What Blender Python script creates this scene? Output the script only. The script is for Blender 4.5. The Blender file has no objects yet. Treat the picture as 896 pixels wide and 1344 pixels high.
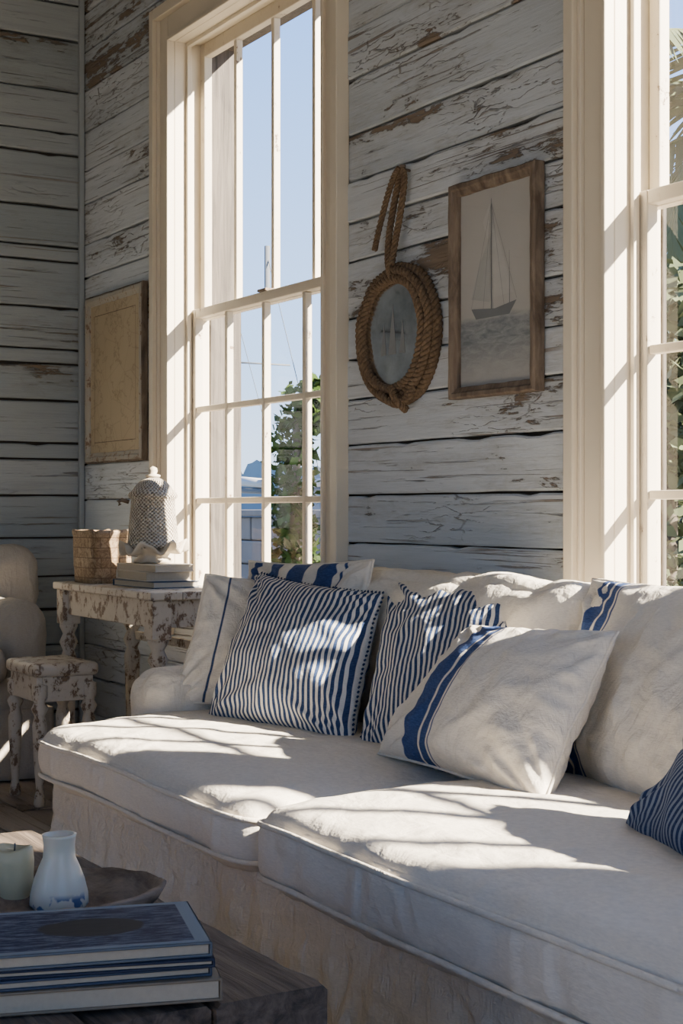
import bpy, math, random
from mathutils import Vector, Matrix, noise, Euler
random.seed(11)
V=Vector
# ------------------------------------------------------------------ helpers
def group(name, loc):
    e=bpy.data.objects.new(name,None); e.location=loc; e.empty_display_size=.1
    bpy.context.collection.objects.link(e); return e
def mk(name, verts, faces, mat, parent=None, smooth=False, uvs=None, bevel=0):
    me=bpy.data.meshes.new(name); me.from_pydata([tuple(v) for v in verts],[],faces)
    me.materials.append(mat)
    if smooth:
        for p in me.polygons: p.use_smooth=True
    if uvs is not None:
        ul=me.uv_layers.new(name="UVMap")
        for l in me.loops: ul.data[l.index].uv=uvs[l.vertex_index]
    me.update()
    o=bpy.data.objects.new(name,me); bpy.context.collection.objects.link(o)
    if parent:
        o.parent=parent; o.matrix_parent_inverse=Matrix.Translation(-V(parent.location))
    if bevel:
        b=o.modifiers.new("b",'BEVEL'); b.width=bevel; b.segments=2; b.limit_method='ANGLE'
    return o
def boxvf(x0,x1,y0,y1,z0,z1,vs,fs):
    k=len(vs)
    vs+= [V((x0,y0,z0)),V((x1,y0,z0)),V((x1,y1,z0)),V((x0,y1,z0)),V((x0,y0,z1)),V((x1,y0,z1)),V((x1,y1,z1)),V((x0,y1,z1))]
    for f in ((0,3,2,1),(4,5,6,7),(0,1,5,4),(1,2,6,5),(2,3,7,6),(3,0,4,7)): fs.append(tuple(k+i for i in f))
def boxes(name, lst, mat, parent=None, bevel=.003):
    vs=[];fs=[]
    for b in lst: boxvf(*b,vs,fs)
    return mk(name,vs,fs,mat,parent,bevel=bevel)
def lathe(name, prof, c, mat, parent, seg=28, fn=None, smooth=True):
    vs=[];fs=[];n=len(prof)
    for j in range(seg):
        a=2*math.pi*j/seg
        for r,z in prof:
            rr=r; zz=z
            if fn: rr,zz=fn(a,r,z)
            vs.append(V((c[0]+rr*math.cos(a),c[1]+rr*math.sin(a),c[2]+zz)))
    for j in range(seg):
        k=(j+1)%seg
        for i in range(n-1): fs.append((j*n+i,k*n+i,k*n+i+1,j*n+i+1))
    return mk(name,vs,fs,mat,parent,smooth=smooth)
def frames(path, closed, ref):
    out=[];n=len(path)
    for i in range(n):
        a=path[(i-1)%n] if (closed or i>0) else path[i]
        b=path[(i+1)%n] if (closed or i<n-1) else path[i]
        t=(b-a).normalized()
        u=ref-t*ref.dot(t)
        if u.length<1e-4: u=t.orthogonal()
        u.normalize(); out.append((u,t.cross(u)))
    return out
def tubevf(path,r,seg,closed,ref,vs,fs):
    fr=frames(path,closed,ref);k0=len(vs);n=len(path)
    for i,(p,(u,w)) in enumerate(zip(path,fr)):
        rr=r(i/(n-1)) if callable(r) else r
        for s in range(seg):
            a=2*math.pi*s/seg; vs.append(p+u*math.cos(a)*rr+w*math.sin(a)*rr)
    for i in range(n if closed else n-1):
        j=(i+1)%n
        for s in range(seg):
            t=(s+1)%seg; fs.append((k0+i*seg+s,k0+i*seg+t,k0+j*seg+t,k0+j*seg+s))
    if not closed:
        fs.append(tuple(k0+s for s in range(seg))[::-1]); fs.append(tuple(k0+(n-1)*seg+s for s in range(seg)))
def tube(name,path,r,mat,parent,seg=8,closed=False,ref=V((0,1,0))):
    vs=[];fs=[];tubevf(path,r,seg,closed,ref,vs,fs); return mk(name,vs,fs,mat,parent,smooth=True)
def ropevf(path,R,turns,closed,vs,fs,ref=V((0,1,0)),strands=3):
    fr=frames(path,closed,ref);n=len(path)
    for s in range(strands):
        pp=[]
        for i,(p,(u,w)) in enumerate(zip(path,fr)):
            a=2*math.pi*(turns*i/(n if closed else n-1)+s/strands)
            pp.append(p+(u*math.cos(a)+w*math.sin(a))*R*.60)
        tubevf(pp,R*.48,7,closed,ref,vs,fs)
def wrk(p,s,f):
    v=V(p)*f+V((s*3.1,s*1.7,s*.9))
    a=noise.noise(v); b=noise.noise(v*2.3); c=1-abs(noise.noise(v*1.5+V((9,3,1))))*3
    return .5*a+.25*b+.3*c
def warp(a): return math.copysign(1-(1-abs(a))**1.7,a)
def rbox(name,parent,mat,c,h,r,rot=(0,0,0),n=(26,20,10),crown=(0,0,0),wr=0,wf=6,seed=0,post=None,gather=0):
    R=Euler(rot).to_matrix(); idx={};vs=[];fs=[];uv=[]
    nx,ny,nz=n
    def vert(i,j,k):
        if (i,j,k) in idx: return idx[(i,j,k)]
        a,b,d=warp(2*i/nx-1),warp(2*j/ny-1),warp(2*k/nz-1)
        if gather: a=.35*a+.65*(2*i/nx-1)
        p=V((a*h[0],b*h[1],d*h[2]))
        q=V((max(-h[0]+r,min(h[0]-r,p.x)),max(-h[1]+r,min(h[1]-r,p.y)),max(-h[2]+r,min(h[2]-r,p.z))))
        dd=p-q; nn=dd.normalized() if dd.length>1e-9 else V((0,0,1))
        p=q+nn*r
        p.y+=crown[1]*b*(1-a**4)*(1-d*d)
        p.z+=crown[2]*d*(1-a**8 if gather else 1-a**4)*(1-b**4)
        wp=V(c)+R@p
        if wr: wp+=(R@nn)*wr*(wrk(wp,seed,wf)+.3*wrk(wp,seed+2,wf*2.7))
        if gather and abs(b)>.5:
            s_=wp.x*20+noise.noise(V((wp.x*5,seed,0)))*3+ (wp.y)*4
            pk=noise.noise(V((s_,seed,d*.7)))+.4*noise.noise(V((s_*2.1,seed,d*1.5)))
            front=max(0,1-d**4) if abs(b)>.97 else 0
            topk=max(0,(abs(b)-.5)/.5)*(1-abs(b)**12)*.6
            wp+=(R@nn)*gather*pk*max(front,topk)
        if post: wp=post(wp)
        idx[(i,j,k)]=len(vs); vs.append(wp); uv.append(((a+1)/2,(b+1)/2))
        return idx[(i,j,k)]
    for i in range(nx):
        for j in range(ny):
            fs.append((vert(i,j,0),vert(i,j+1,0),vert(i+1,j+1,0),vert(i+1,j,0)))
            fs.append((vert(i,j,nz),vert(i+1,j,nz),vert(i+1,j+1,nz),vert(i,j+1,nz)))
    for i in range(nx):
        for k in range(nz):
            fs.append((vert(i,0,k),vert(i+1,0,k),vert(i+1,0,k+1),vert(i,0,k+1)))
            fs.append((vert(i,ny,k),vert(i,ny,k+1),vert(i+1,ny,k+1),vert(i+1,ny,k)))
    for j in range(ny):
        for k in range(nz):
            fs.append((vert(0,j,k),vert(0,j,k+1),vert(0,j+1,k+1),vert(0,j+1,k)))
            fs.append((vert(nx,j,k),vert(nx,j+1,k),vert(nx,j+1,k+1),vert(nx,j,k+1)))
    return mk(name,vs,fs,mat,parent,smooth=True,uvs=uv)
def pillow(name,BL,BR,TR,TL,T,mat,seed=0,n=72,wr=.012,pinch=.06,trim=None,trimmat=None,sag=.25):
    BL,BR,TR,TL=map(V,(BL,BR,TR,TL)); c=(BL+BR+TR+TL)/4
    g=group(name,c)
    N=((BR-BL)+(TR-TL)).cross((TL-BL)+(TR-BR)).normalized()
    def base(u,v):
        uu=u*(1-pinch*(1-v*v)); vv=v*(1-pinch*(1-u*u))
        s=(uu+1)/2;t=(vv+1)/2
        return BL*(1-s)*(1-t)+BR*s*(1-t)+TR*s*t+TL*(1-s)*t
    vs=[];uv=[];fs=[];ix={}
    for side in (1,-1):
        for i in range(n+1):
            for j in range(n+1):
                edge=i in(0,n) or j in(0,n)
                if side==-1 and edge: ix[(side,i,j)]=ix[(1,i,j)];continue
                u=math.sin((2*i/n-1)*math.pi/2)*.5+(2*i/n-1)*.5; v=math.sin((2*j/n-1)*math.pi/2)*.5+(2*j/n-1)*.5
                p=base(u,v)
                m=max(0,(1-u*u)*(1-v*v)); hgt=T*(m**.42)*(1-sag*v*.6)
                cr=math.exp(-((abs(u)-1)**2+(abs(v)-1)**2)*3.0)
                ang=math.atan2(abs(v)-1.2,abs(u)-1.2)
                fold=(noise.noise(V((ang*7+seed,seed+u,v)))*cr*.030)*min(1,m*10)
                ep=math.exp(-min(1-abs(u),1-abs(v))*7)*.012*noise.noise(V((u*7 if abs(v)>abs(u) else v*7,seed,side)))*min(1,m*12)
                w=wrk(p,seed+side*5,6)*wr*min(1,m*4)+wrk(p,seed+3,14)*wr*.38*min(1,m*6)
                hgt+=fold+w+ep
                if edge: p=p+N*(wrk(p,seed,9)*.008)
                q=p+N*side*hgt
                ix[(side,i,j)]=len(vs); vs.append(q); uv.append(((u+1)/2,(v+1)/2))
    for side in (1,-1):
        for i in range(n):
            for j in range(n):
                f=(ix[(side,i,j)],ix[(side,i+1,j)],ix[(side,i+1,j+1)],ix[(side,i,j+1)])
                fs.append(f if side==1 else f[::-1])
    mk("cover",vs,fs,mat,g,smooth=True,uvs=uv)
    def e(i,j): return vs[ix[(1,i,j)]]
    seq=[(i,0) for i in range(0,n)]+[(n,j) for j in range(0,n)]+[(i,n) for i in range(n,0,-1)]+[(0,j) for j in range(n,0,-1)]
    loop=[e(*s) for s in seq]
    if trim=='pipe':
        tube("piping",loop,.0035,trimmat,g,seg=6,closed=True,ref=N)
    if trim=='pom':
        v2=[];f2=[]
        P=[];L=0
        for k in range(len(loop)):
            a=loop[k];b=loop[(k+1)%len(loop)];d=(b-a).length
            while L<d:
                P.append((a.lerp(b,L/d),(b-a).normalized())); L+=.013
            L-=d
        for c0,t in P:
            o=t.cross(N); c0=c0+o*.003; r=.0046
            b=len(v2)
            v2+= [c0+t*r,c0+o*r*1.2,c0-t*r,c0-o*r,c0+N*r*.8,c0-N*r*.8]
            for a in ((0,1,4),(1,2,4),(2,3,4),(3,0,4),(1,0,5),(2,1,5),(3,2,5),(0,3,5)): f2.append(tuple(b+q for q in a))
        mk("pompom_trim",v2,f2,trimmat,g,smooth=True)
    return g
# ------------------------------------------------------------------ nodes
def mat(name):
    m=bpy.data.materials.new(name); m.use_nodes=True; nt=m.node_tree
    return m,nt,nt.nodes['Principled BSDF']
def si(nt,s,v):
    if isinstance(v,bpy.types.NodeSocket): nt.links.new(v,s)
    elif v is not None: s.default_value=v
def tc(nt,w='Object'): return nt.nodes.new('ShaderNodeTexCoord').outputs[w]
def mp(nt,vec,scale=(1,1,1),loc=(0,0,0),rot=(0,0,0)):
    n=nt.nodes.new('ShaderNodeMapping'); si(nt,n.inputs[0],vec); n.inputs['Scale'].default_value=scale; n.inputs['Location'].default_value=loc; n.inputs['Rotation'].default_value=rot
    return n.outputs[0]
def nz(nt,vec,scale=5,detail=4,rough=.5,dist=0):
    n=nt.nodes.new('ShaderNodeTexNoise'); si(nt,n.inputs['Vector'],vec); n.inputs['Scale'].default_value=scale; n.inputs['Detail'].default_value=detail; n.inputs['Roughness'].default_value=rough; n.inputs['Distortion'].default_value=dist
    return n.outputs['Fac']
def vor(nt,vec,scale,feat='DISTANCE_TO_EDGE'):
    v=nt.nodes.new('ShaderNodeTexVoronoi'); v.feature=feat; v.inputs['Scale'].default_value=scale; si(nt,v.inputs['Vector'],vec); return v.outputs[0]
def mt(nt,op,a,b=None,c=None):
    n=nt.nodes.new('ShaderNodeMath'); n.operation=op; si(nt,n.inputs[0],a); si(nt,n.inputs[1],b)
    if c is not None: si(nt,n.inputs[2],c)
    return n.outputs[0]
def mr(nt,v,a,b,c=0,d=1):
    n=nt.nodes.new('ShaderNodeMapRange'); si(nt,n.inputs[0],v)
    for k,x in zip((1,2,3,4),(a,b,c,d)): n.inputs[k].default_value=x
    return n.outputs[0]
def mx(nt,f,a,b):
    n=nt.nodes.new('ShaderNodeMix'); n.data_type='RGBA'; si(nt,n.inputs[0],f)
    for k,x in ((6,a),(7,b)):
        if isinstance(x,tuple) and len(x)==3: x=(*x,1)
        si(nt,n.inputs[k],x)
    return n.outputs[2]
def bump(nt,bsdf,h,dist=.003,st=1):
    n=nt.nodes.new('ShaderNodeBump'); si(nt,n.inputs['Height'],h); n.inputs['Distance'].default_value=dist; n.inputs['Strength'].default_value=st
    nt.links.new(n.outputs[0],bsdf.inputs['Normal'])
def plank_mat(name,pa,pb,wa,wb,thr,rough=.7,fl=.5,zvar=True,ck=.60):
    m,nt,b=mat(name); uv=tc(nt,'UV')
    A=nz(nt,mp(nt,uv,(1.0,4,1)),1,4,.6)
    B=nz(nt,mp(nt,uv,(6,70,1)),1,8,.75)
    B2=nz(nt,mp(nt,uv,(14,40,1)),1,7,.75,.8)
    C=nz(nt,mp(nt,uv,(1.4,75,1)),1,6,.65,.5)
    s=mt(nt,'ADD',mt(nt,'MULTIPLY',A,1.0),mt(nt,'ADD',mt(nt,'MULTIPLY',B,.32),mt(nt,'MULTIPLY',B2,.32)))
    if zvar:
        sz=nt.nodes.new('ShaderNodeSeparateXYZ'); si(nt,sz.inputs[0],tc(nt)); s=mt(nt,'ADD',s,mr(nt,sz.outputs[2],1.1,1.7,-.05,.03))
    peel=mr(nt,s,thr,thr+.02)
    crack=mt(nt,'MULTIPLY',mr(nt,C,ck,ck+.025),mr(nt,nz(nt,mp(nt,uv,(1.7,6,1),(4,7,0)),1,4,.6),.40,.55))
    wv=nt.nodes.new('ShaderNodeVectorMath'); wv.operation='ADD'; n3=nt.nodes.new('ShaderNodeTexNoise'); n3.inputs['Scale'].default_value=9; n3.inputs['Detail'].default_value=4; si(nt,n3.inputs['Vector'],uv)
    sc=nt.nodes.new('ShaderNodeVectorMath'); sc.operation='SCALE'; nt.links.new(n3.outputs['Color'],sc.inputs[0]); sc.inputs['Scale'].default_value=.05
    si(nt,wv.inputs[0],uv); nt.links.new(sc.outputs[0],wv.inputs[1])
    fe=vor(nt,mp(nt,wv.outputs[0],(6,46,1)),1)
    fmask=mr(nt,nz(nt,mp(nt,uv,(1.3,3.5,1),(8,1,0)),1,4,.65),fl,fl+.09)
    flake=mt(nt,'MULTIPLY',mr(nt,fe,.015,.04,1,0),mt(nt,'MULTIPLY',fmask,mr(nt,B2,.47,.54)))
    wood=mx(nt,nz(nt,mp(nt,uv,(3,90,1)),1,5),wa,wb)
    paint=mx(nt,mr(nt,nz(nt,mp(nt,uv,(.25,1.2,1),(2,3,0)),1,2,.6),.35,.65),pa,pb)
    streak=nz(nt,mp(nt,uv,(2.2,45,1),(0,5,0)),1,6,.7)
    paint=mx(nt,mr(nt,streak,.48,.78,0,.42),paint,(pa[0]*.60,pa[1]*.60,pa[2]*.58))
    halo=mt(nt,'MULTIPLY',mr(nt,s,thr-.11,thr),.45)
    paint=mx(nt,halo,paint,(pa[0]*.66,pa[1]*.58,pa[2]*.48))
    k=mt(nt,'MAXIMUM',peel,mt(nt,'MAXIMUM',mt(nt,'MULTIPLY',crack,.8),mt(nt,'MULTIPLY',flake,.6)))
    si(nt,b.inputs['Base Color'],mx(nt,k,paint,wood)); b.inputs['Roughness'].default_value=rough
    fine=nz(nt,mp(nt,uv,(10,150,1)),1,6,.7)
    h=mt(nt,'SUBTRACT',mt(nt,'ADD',mt(nt,'MULTIPLY',fine,.40),mt(nt,'MULTIPLY',streak,.35)),mt(nt,'ADD',mt(nt,'MULTIPLY',peel,.8),mt(nt,'ADD',crack,flake)))
    bump(nt,b,h,.0042,1)
    return m
def trim_mat(name,ca,cb,rough=.5,chip=None):
    m,nt,b=mat(name); o=tc(nt)
    c=mx(nt,nz(nt,mp(nt,o,(3,3,1)),2,5,.6),ca,cb)
    n2=nz(nt,mp(nt,o,(7,7,5)),4,9,.75)
    if chip:
        k=mr(nt,n2,chip,chip+.02); c=mx(nt,mt(nt,'MULTIPLY',mr(nt,n2,chip-.08,chip),.4),c,(.42,.33,.23))
        c=mx(nt,k,c,(.20,.13,.08))
        bump(nt,b,mt(nt,'MULTIPLY',k,-1),.002,.8)
    else: bump(nt,b,n2,.001,.5)
    si(nt,b.inputs['Base Color'],c); b.inputs['Roughness'].default_value=rough
    return m
def wood_mat(name,ca,cb,axis=(40,40,3),rough=.75,bd=.003):
    m,nt,b=mat(name); o=tc(nt)
    g=nz(nt,mp(nt,o,axis),1,7,.65,.5); l=nz(nt,o,4,3)
    c=mx(nt,mr(nt,g,.35,.68),ca,cb); c=mx(nt,mt(nt,'MULTIPLY',l,.4),c,(ca[0]*.7,ca[1]*.7,ca[2]*.7))
    si(nt,b.inputs['Base Color'],c); b.inputs['Roughness'].default_value=rough; bump(nt,b,g,bd,.9)
    return m
def linen_mat(name,col,bands=None,tick=None,blue=(.018,.036,.092),wb=.008,crinkle=(20,20,9),fold=-.8):
    m,nt,b=mat(name); o=tc(nt)
    w1=nz(nt,o,9,3,.5,1.0); w2=nz(nt,mp(nt,o,crinkle),1,4,.55,1.0)
    w3=mt(nt,'ABSOLUTE',mt(nt,'SUBTRACT',nz(nt,mp(nt,o,(6,6,4.5),(3,1,2)),1,2,.5,1.2),.5))
    wx=nz(nt,mp(nt,o,(260,260,60)),1,2); wz=nz(nt,mp(nt,o,(60,60,420)),1,2)
    thr=mr(nt,nz(nt,mp(nt,o,(90,90,500)),1,3),.3,.7)
    c=mx(nt,thr,col,tuple(x*.88 for x in col))
    if bands or tick:
        sx=nt.nodes.new('ShaderNodeSeparateXYZ'); si(nt,sx.inputs[0],tc(nt,'UV')); u=sx.outputs[0]
        if tick:
            fr=mt(nt,'FRACT',mt(nt,'MULTIPLY',u,tick)); f=mr(nt,mt(nt,'ABSOLUTE',mt(nt,'SUBTRACT',fr,.5)),.24,.29,1,0)
        else:
            f=None
            for cc,ww in bands:
                g=mr(nt,mt(nt,'ABSOLUTE',mt(nt,'SUBTRACT',u,cc)),ww-.003,ww+.003,1,0)
                f=g if f is None else mt(nt,'MAXIMUM',f,g)
        bl=mx(nt,thr,blue,tuple(min(1,x*1.6+.012) for x in blue))
        c=mx(nt,f,c,bl)
    si(nt,b.inputs['Base Color'],c); b.inputs['Roughness'].default_value=.92
    b.inputs['Specular IOR Level'].default_value=.2
    h=mt(nt,'ADD',mt(nt,'ADD',mt(nt,'MULTIPLY',w1,.8),mt(nt,'ADD',mt(nt,'MULTIPLY',w2,.5),mt(nt,'MULTIPLY',w3,fold))),mt(nt,'MULTIPLY',mt(nt,'ADD',wx,wz),.05))
    bump(nt,b,h,wb*1.6,.9)
    return m
def plain(name,col,rough=.6,metal=0,bscale=30,bd=.001,var=.2):
    m,nt,b=mat(name); o=tc(nt); n=nz(nt,o,bscale,5,.6)
    si(nt,b.inputs['Base Color'],mx(nt,n,col,tuple(x*(1-var) for x in col))); b.inputs['Roughness'].default_value=rough; b.inputs['Metallic'].default_value=metal
    bump(nt,b,n,bd,.6); return m
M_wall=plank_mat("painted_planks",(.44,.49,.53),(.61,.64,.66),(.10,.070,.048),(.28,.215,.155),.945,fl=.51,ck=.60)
M_wallb=plank_mat("painted_planks_shaded",(.25,.285,.30),(.34,.37,.38),(.10,.075,.055),(.22,.17,.12),.975,fl=.60,zvar=False,ck=.61)  # darker copy of the plank paint, left wall's dimness put into the colour
M_floor=plank_mat("floor_boards",(.22,.18,.145),(.30,.25,.20),(.10,.07,.05),(.18,.13,.09),.88,fl=.6,zvar=False)
M_back=plain("wall_backing",(.045,.035,.025),.9)
M_trim=trim_mat("cream_trim",(.68,.61,.48),(.60,.53,.41),.45)
M_sash=trim_mat("cream_sash",(.64,.58,.46),(.52,.46,.36),.5,.63)
M_ext=wood_mat("weathered_jamb",(.030,.023,.018),(.12,.10,.08),(60,60,3))
M_grey=wood_mat("driftwood",(.035,.025,.018),(.21,.155,.112),(3,42,42),.8,.006)
M_frame=wood_mat("frame_wood",(.08,.055,.038),(.27,.205,.145),(30,30,8),.75,.003)
M_dis=trim_mat("distressed_paint",(.62,.56,.46),(.46,.40,.31),.65,.545)
M_rope=wood_mat("rope_fiber",(.08,.048,.026),(.25,.165,.09),(120,120,120),.9,.001)
M_lin=linen_mat("linen",(.74,.68,.575))
M_skirt=linen_mat("linen_skirt",(.71,.65,.55),wb=.016,crinkle=(34,34,5))
M_seat=linen_mat("linen_seat",(.76,.70,.60),wb=.006,crinkle=(10,18,18),fold=-.4)
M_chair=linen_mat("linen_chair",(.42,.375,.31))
M_tick=linen_mat("ticking",(.70,.67,.61),tick=30,wb=.006)
M_tick2=linen_mat("ticking_b",(.70,.67,.61),tick=28,wb=.006)
M_tick3=linen_mat("ticking_navy",(.22,.26,.33),tick=34,blue=(.014,.028,.08),wb=.006)
M_b1=linen_mat("linen_line",(.72,.665,.57),bands=[(.20,.008)])
M_b2=linen_mat("linen_bands",(.72,.665,.57),bands=[(.10,.03),(.28,.05),(.50,.07),(.72,.06),(.83,.01)],blue=(.022,.045,.125))
M_b4=linen_mat("linen_bands_b",(.76,.70,.60),bands=[(.265,.058),(.365,.028),(.41,.004)],blue=(.024,.05,.14))
M_b5=linen_mat("linen_bands_c",(.73,.675,.58),bands=[(.15,.045),(.235,.025),(.275,.005),(.88,.05)],blue=(.024,.05,.14))
M_navy=linen_mat("navy_trim",(.022,.038,.09))
# glass
M_glass=bpy.data.materials.new("window_glass"); M_glass.use_nodes=True; nt=M_glass.node_tree
nt.nodes.remove(nt.nodes['Principled BSDF']); tr=nt.nodes.new('ShaderNodeBsdfTransparent'); gl=nt.nodes.new('ShaderNodeBsdfGlossy'); gl.inputs['Roughness'].default_value=.02
ms=nt.nodes.new('ShaderNodeMixShader'); ms.inputs[0].default_value=.035
nt.links.new(tr.outputs[0],ms.inputs[1]); nt.links.new(gl.outputs[0],ms.inputs[2]); nt.links.new(ms.outputs[0],nt.nodes['Material Output'].inputs[0])
# ------------------------------------------------------------------ room
XL=-5.96; XR=1.6; YF=-4.6; ZC=3.5
zed=[0,.14,.29,.42,.55,.66,.76,.876,1.015,1.16,1.294,1.41,1.53,1.696,1.81,1.93,2.065,2.23,2.37,2.53,2.70,2.86,3.02,3.2,3.35,3.5]
zel=[0,.15,.27,.42,.57,.70,.86,1.03,1.18,1.245,1.42,1.57,1.63,1.80,1.99,2.05,2.21,2.43,2.52,2.69,2.90,3.05,3.2,3.35,3.5]
W=[(-5.06,-3.95),(-2.66,-1.55),(-1.35,-.24)]; ZS=.62; ZT=2.67; ZM=1.68
def sub(rects,hole):
    out=[]
    hx0,hx1,hz0,hz1=hole
    for x0,x1,z0,z1 in rects:
        if hx1<=x0 or hx0>=x1 or hz1<=z0 or hz0>=z1: out.append((x0,x1,z0,z1)); continue
        if hx0>x0: out.append((x0,hx0,z0,z1))
        if hx1<x1: out.append((hx1,x1,z0,z1))
        a,b=max(x0,hx0),min(x1,hx1)
        if hz0>z0: out.append((a,b,z0,hz0))
        if hz1<z1: out.append((a,b,hz1,z1))
    return out
def planks(rects,fmap,mat,name,t=.022,gap=.004,step=.05,jit=.0022):
    vs=[];fs=[];uv=[]
    for (u0,u1,z0,z1) in rects:
        if u1-u0<.01 or z1-z0<.015: continue
        n=max(2,int((u1-u0)/step)); ro=random.uniform(0,60); rz=random.uniform(0,40); dt=random.uniform(-.005,.001)
        g=gap*random.uniform(.6,1.6)
        k0=len(vs)
        for i in range(n+1):
            u=u0+(u1-u0)*i/n
            a=z0+g*.5+noise.noise(V((u*7+ro,rz,0)))*jit; b=z1-g*.5+noise.noise(V((u*7+ro,rz,5)))*jit
            if noise.noise(V((u*9+ro,3,rz)))>.38: b-=.006
            f=dt+noise.noise(V((u*1.5,rz,ro)))*.0018
            for d,z in ((t,a),(.004+f,a),(f,a+.005),(f,b-.005),(.004+f,b),(t,b)):
                vs.append(fmap(u,d,z)); uv.append((u+ro,z+rz+ (d*.5)))
        for i in range(n):
            for s in range(6):
                q=(s+1)%6; fs.append((k0+i*6+s,k0+i*6+q,k0+(i+1)*6+q,k0+(i+1)*6+s))
        fs.append(tuple(k0+s for s in range(6))[::-1]); fs.append(tuple(k0+n*6+s for s in range(6)))
    return mk(name,vs,fs,mat,uvs=uv)
rects=[]
for a,b in zip(zed,zed[1:]):
    r=[(XL,XR,a,b)]
    for w in W: r=sub(r,(w[0]-.02,w[1]+.02,ZS-.03,ZT+.02))
    rects+=r
wb=planks(rects,lambda u,d,z:V((u,d,z)),M_wall,"wall_back")
r=[(XL-.15,XR+.1,0,ZC)]
for w in W: r=sub(r,(w[0]-.02,w[1]+.02,ZS-.03,ZT+.02))
o=boxes("backing",[(a,b,.0225,.13,c,d) for a,b,c,d in r],M_back,None,0); o.parent=wb
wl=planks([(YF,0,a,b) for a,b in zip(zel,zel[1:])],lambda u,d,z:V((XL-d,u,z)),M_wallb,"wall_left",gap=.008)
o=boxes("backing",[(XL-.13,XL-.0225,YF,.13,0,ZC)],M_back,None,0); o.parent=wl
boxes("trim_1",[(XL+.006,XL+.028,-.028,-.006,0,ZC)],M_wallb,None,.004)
fl=[]
y=YF
while y<0:
    w=.14; x=XL-random.uniform(0,1.2)
    while x<XR:
        L=random.uniform(1.6,2.6); fl.append((max(x,XL),min(x+L,XR),y,min(y+w,0))); x+=L
    y+=w
fo=planks(fl,lambda u,d,z:V((u,z,-d)),M_floor,"floor",gap=.005,step=.2)
o=boxes("subfloor",[(XL,XR,YF,.0,-.12,-.0225)],M_back,None,0); o.parent=fo
M_ceil=plain("ceiling_paint",(.30,.30,.29),.8)
boxes("ceiling",[(XL-.13,XR+.1,YF-.1,.13,ZC,ZC+.1)],M_ceil,None,0)
r=[(XL,XR,0,ZC)]
for a in (-2.3,-.4): r=sub(r,(a,a+1.1,.7,2.6))
boxes("wall_front",[(a,b,YF-.1,YF,c,d) for a,b,c,d in r],M_ceil,None,0)
r=sub([(YF,0,0,ZC)],(-3.0,-1.0,.5,2.8))
boxes("wall_right",[(XR,XR+.1,a,b,c,d) for a,b,c,d in r],M_ceil,None,0)
# ------------------------------------------------------------------ windows
def window(name,x0,x1,cl,cr,ext):
    g=group(name,((x0+x1)/2,.05,(ZS+ZT)/2)); cw=.125
    L=[]
    def cas(a,b):
        s=1 if b>a else -1
        def seg(p,q,y,z1):
            p,q=sorted((p,q)); L.append((p,q,y,.0,ZS-.10,z1))
        seg(a,a+s*.014,-.030,ZT+.004)
        seg(a+s*.0142,b-s*.0462,-.020,ZT+cw-.031)
        seg(b-s*.046,b-s*.0342,-.031,ZT+cw-.031)
        seg(b-s*.034,b,-.045,ZT+cw+.01)
    cas(x0,x0-cl); cas(x1,x1+cr)
    L+= [(x0-.0138,x1+.0138,-.0199,.0,ZT+.0135,ZT+cw-.0311),(x0-cl+.0341,x1+cr-.0341,-.0452,0,ZT+cw-.031,ZT+cw+.0105),(x0+.0001,x1-.0001,-.0298,0,ZT,ZT+.0132)]
    boxes("casing",L,M_trim,g,.003)
    boxes("jamb",[(x0-.019,x0-.0002,.0004,.14,ZS-.03,ZT+.019),(x1+.0002,x1+.019,.0004,.14,ZS-.03,ZT+.019),(x0,x1,.0004,.14,ZT+.0003,ZT+.019),
        (x0,x0+.014,.045,.063,ZS,ZT),(x1-.014,x1,.045,.063,ZS,ZT),(x0+.0142,x1-.0142,.045,.063,ZT-.014,ZT)],M_trim,g,.002)
    boxes("sill",[(x0-cl*.9,x1+cr*.9,-.055,-.0225,ZS-.03,ZS-.001),(x0-.018,x1+.018,-.0224,.20,ZS-.031,ZS-.0015)],M_trim,g,.004)
    e0=.142
    boxes("outer_frame",[(x0-.03,x0+.004,e0,ext,ZS-.1,ZT+.1),(x1-.004,x1+.03,e0,ext,ZS-.1,ZT+.1),(x0-.03,x1+.03,e0,ext-.02,ZT,ZT+.1)],M_ext,g,.004)
    def sash(nm,ya,yb,z0,z1,rows,br,tr_):
        sw=.036; B=[(x0+.001,x0+sw,ya,yb,z0,z1),(x1-sw,x1-.001,ya,yb,z0,z1),(x0+sw,x1-sw,ya+.0003,yb-.0003,z0,z0+br),(x0+sw,x1-sw,ya+.0003,yb-.0003,z1-tr_,z1)]
        m=.0105; ym=(ya+yb)/2
        wd=(x1-x0)/4
        for k in (1,2,3): B.append((x0+wd*k-m,x0+wd*k+m,ya+.003,yb-.003,z0+br,z1-tr_))
        for k in range(1,rows):
            zz=z0+br+(z1-tr_-z0-br)*k/rows
            B.append((x0+sw,x1-sw,ya+.004,yb-.004,zz-m,zz+m))
        boxes(nm,B,M_sash,g,.0035)
        mk(nm+"_glass",[(x0+.02,ym,z0+.02),(x1-.02,ym,z0+.02),(x1-.02,ym,z1-.02),(x0+.02,ym,z1-.02)],[(0,1,2,3)],M_glass,g)
    sash("lower_sash",.066,.098,ZS,ZM+.02,3,.055,.034)
    sash("upper_sash",.102,.134,ZM-.015,ZT,1,.034,.05)
    boxes("sash_lock",[((x0+x1)/2-.03,(x0+x1)/2+.03,.062,.1,ZM+.0205,ZM+.03)],M_frame,g,.003)
window("window_1",*W[0],.13,.12,.27)
window("window_2",*W[1],.13,.0995,.155)
window("window_3",*W[2],.0995,.13,.155)
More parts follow.
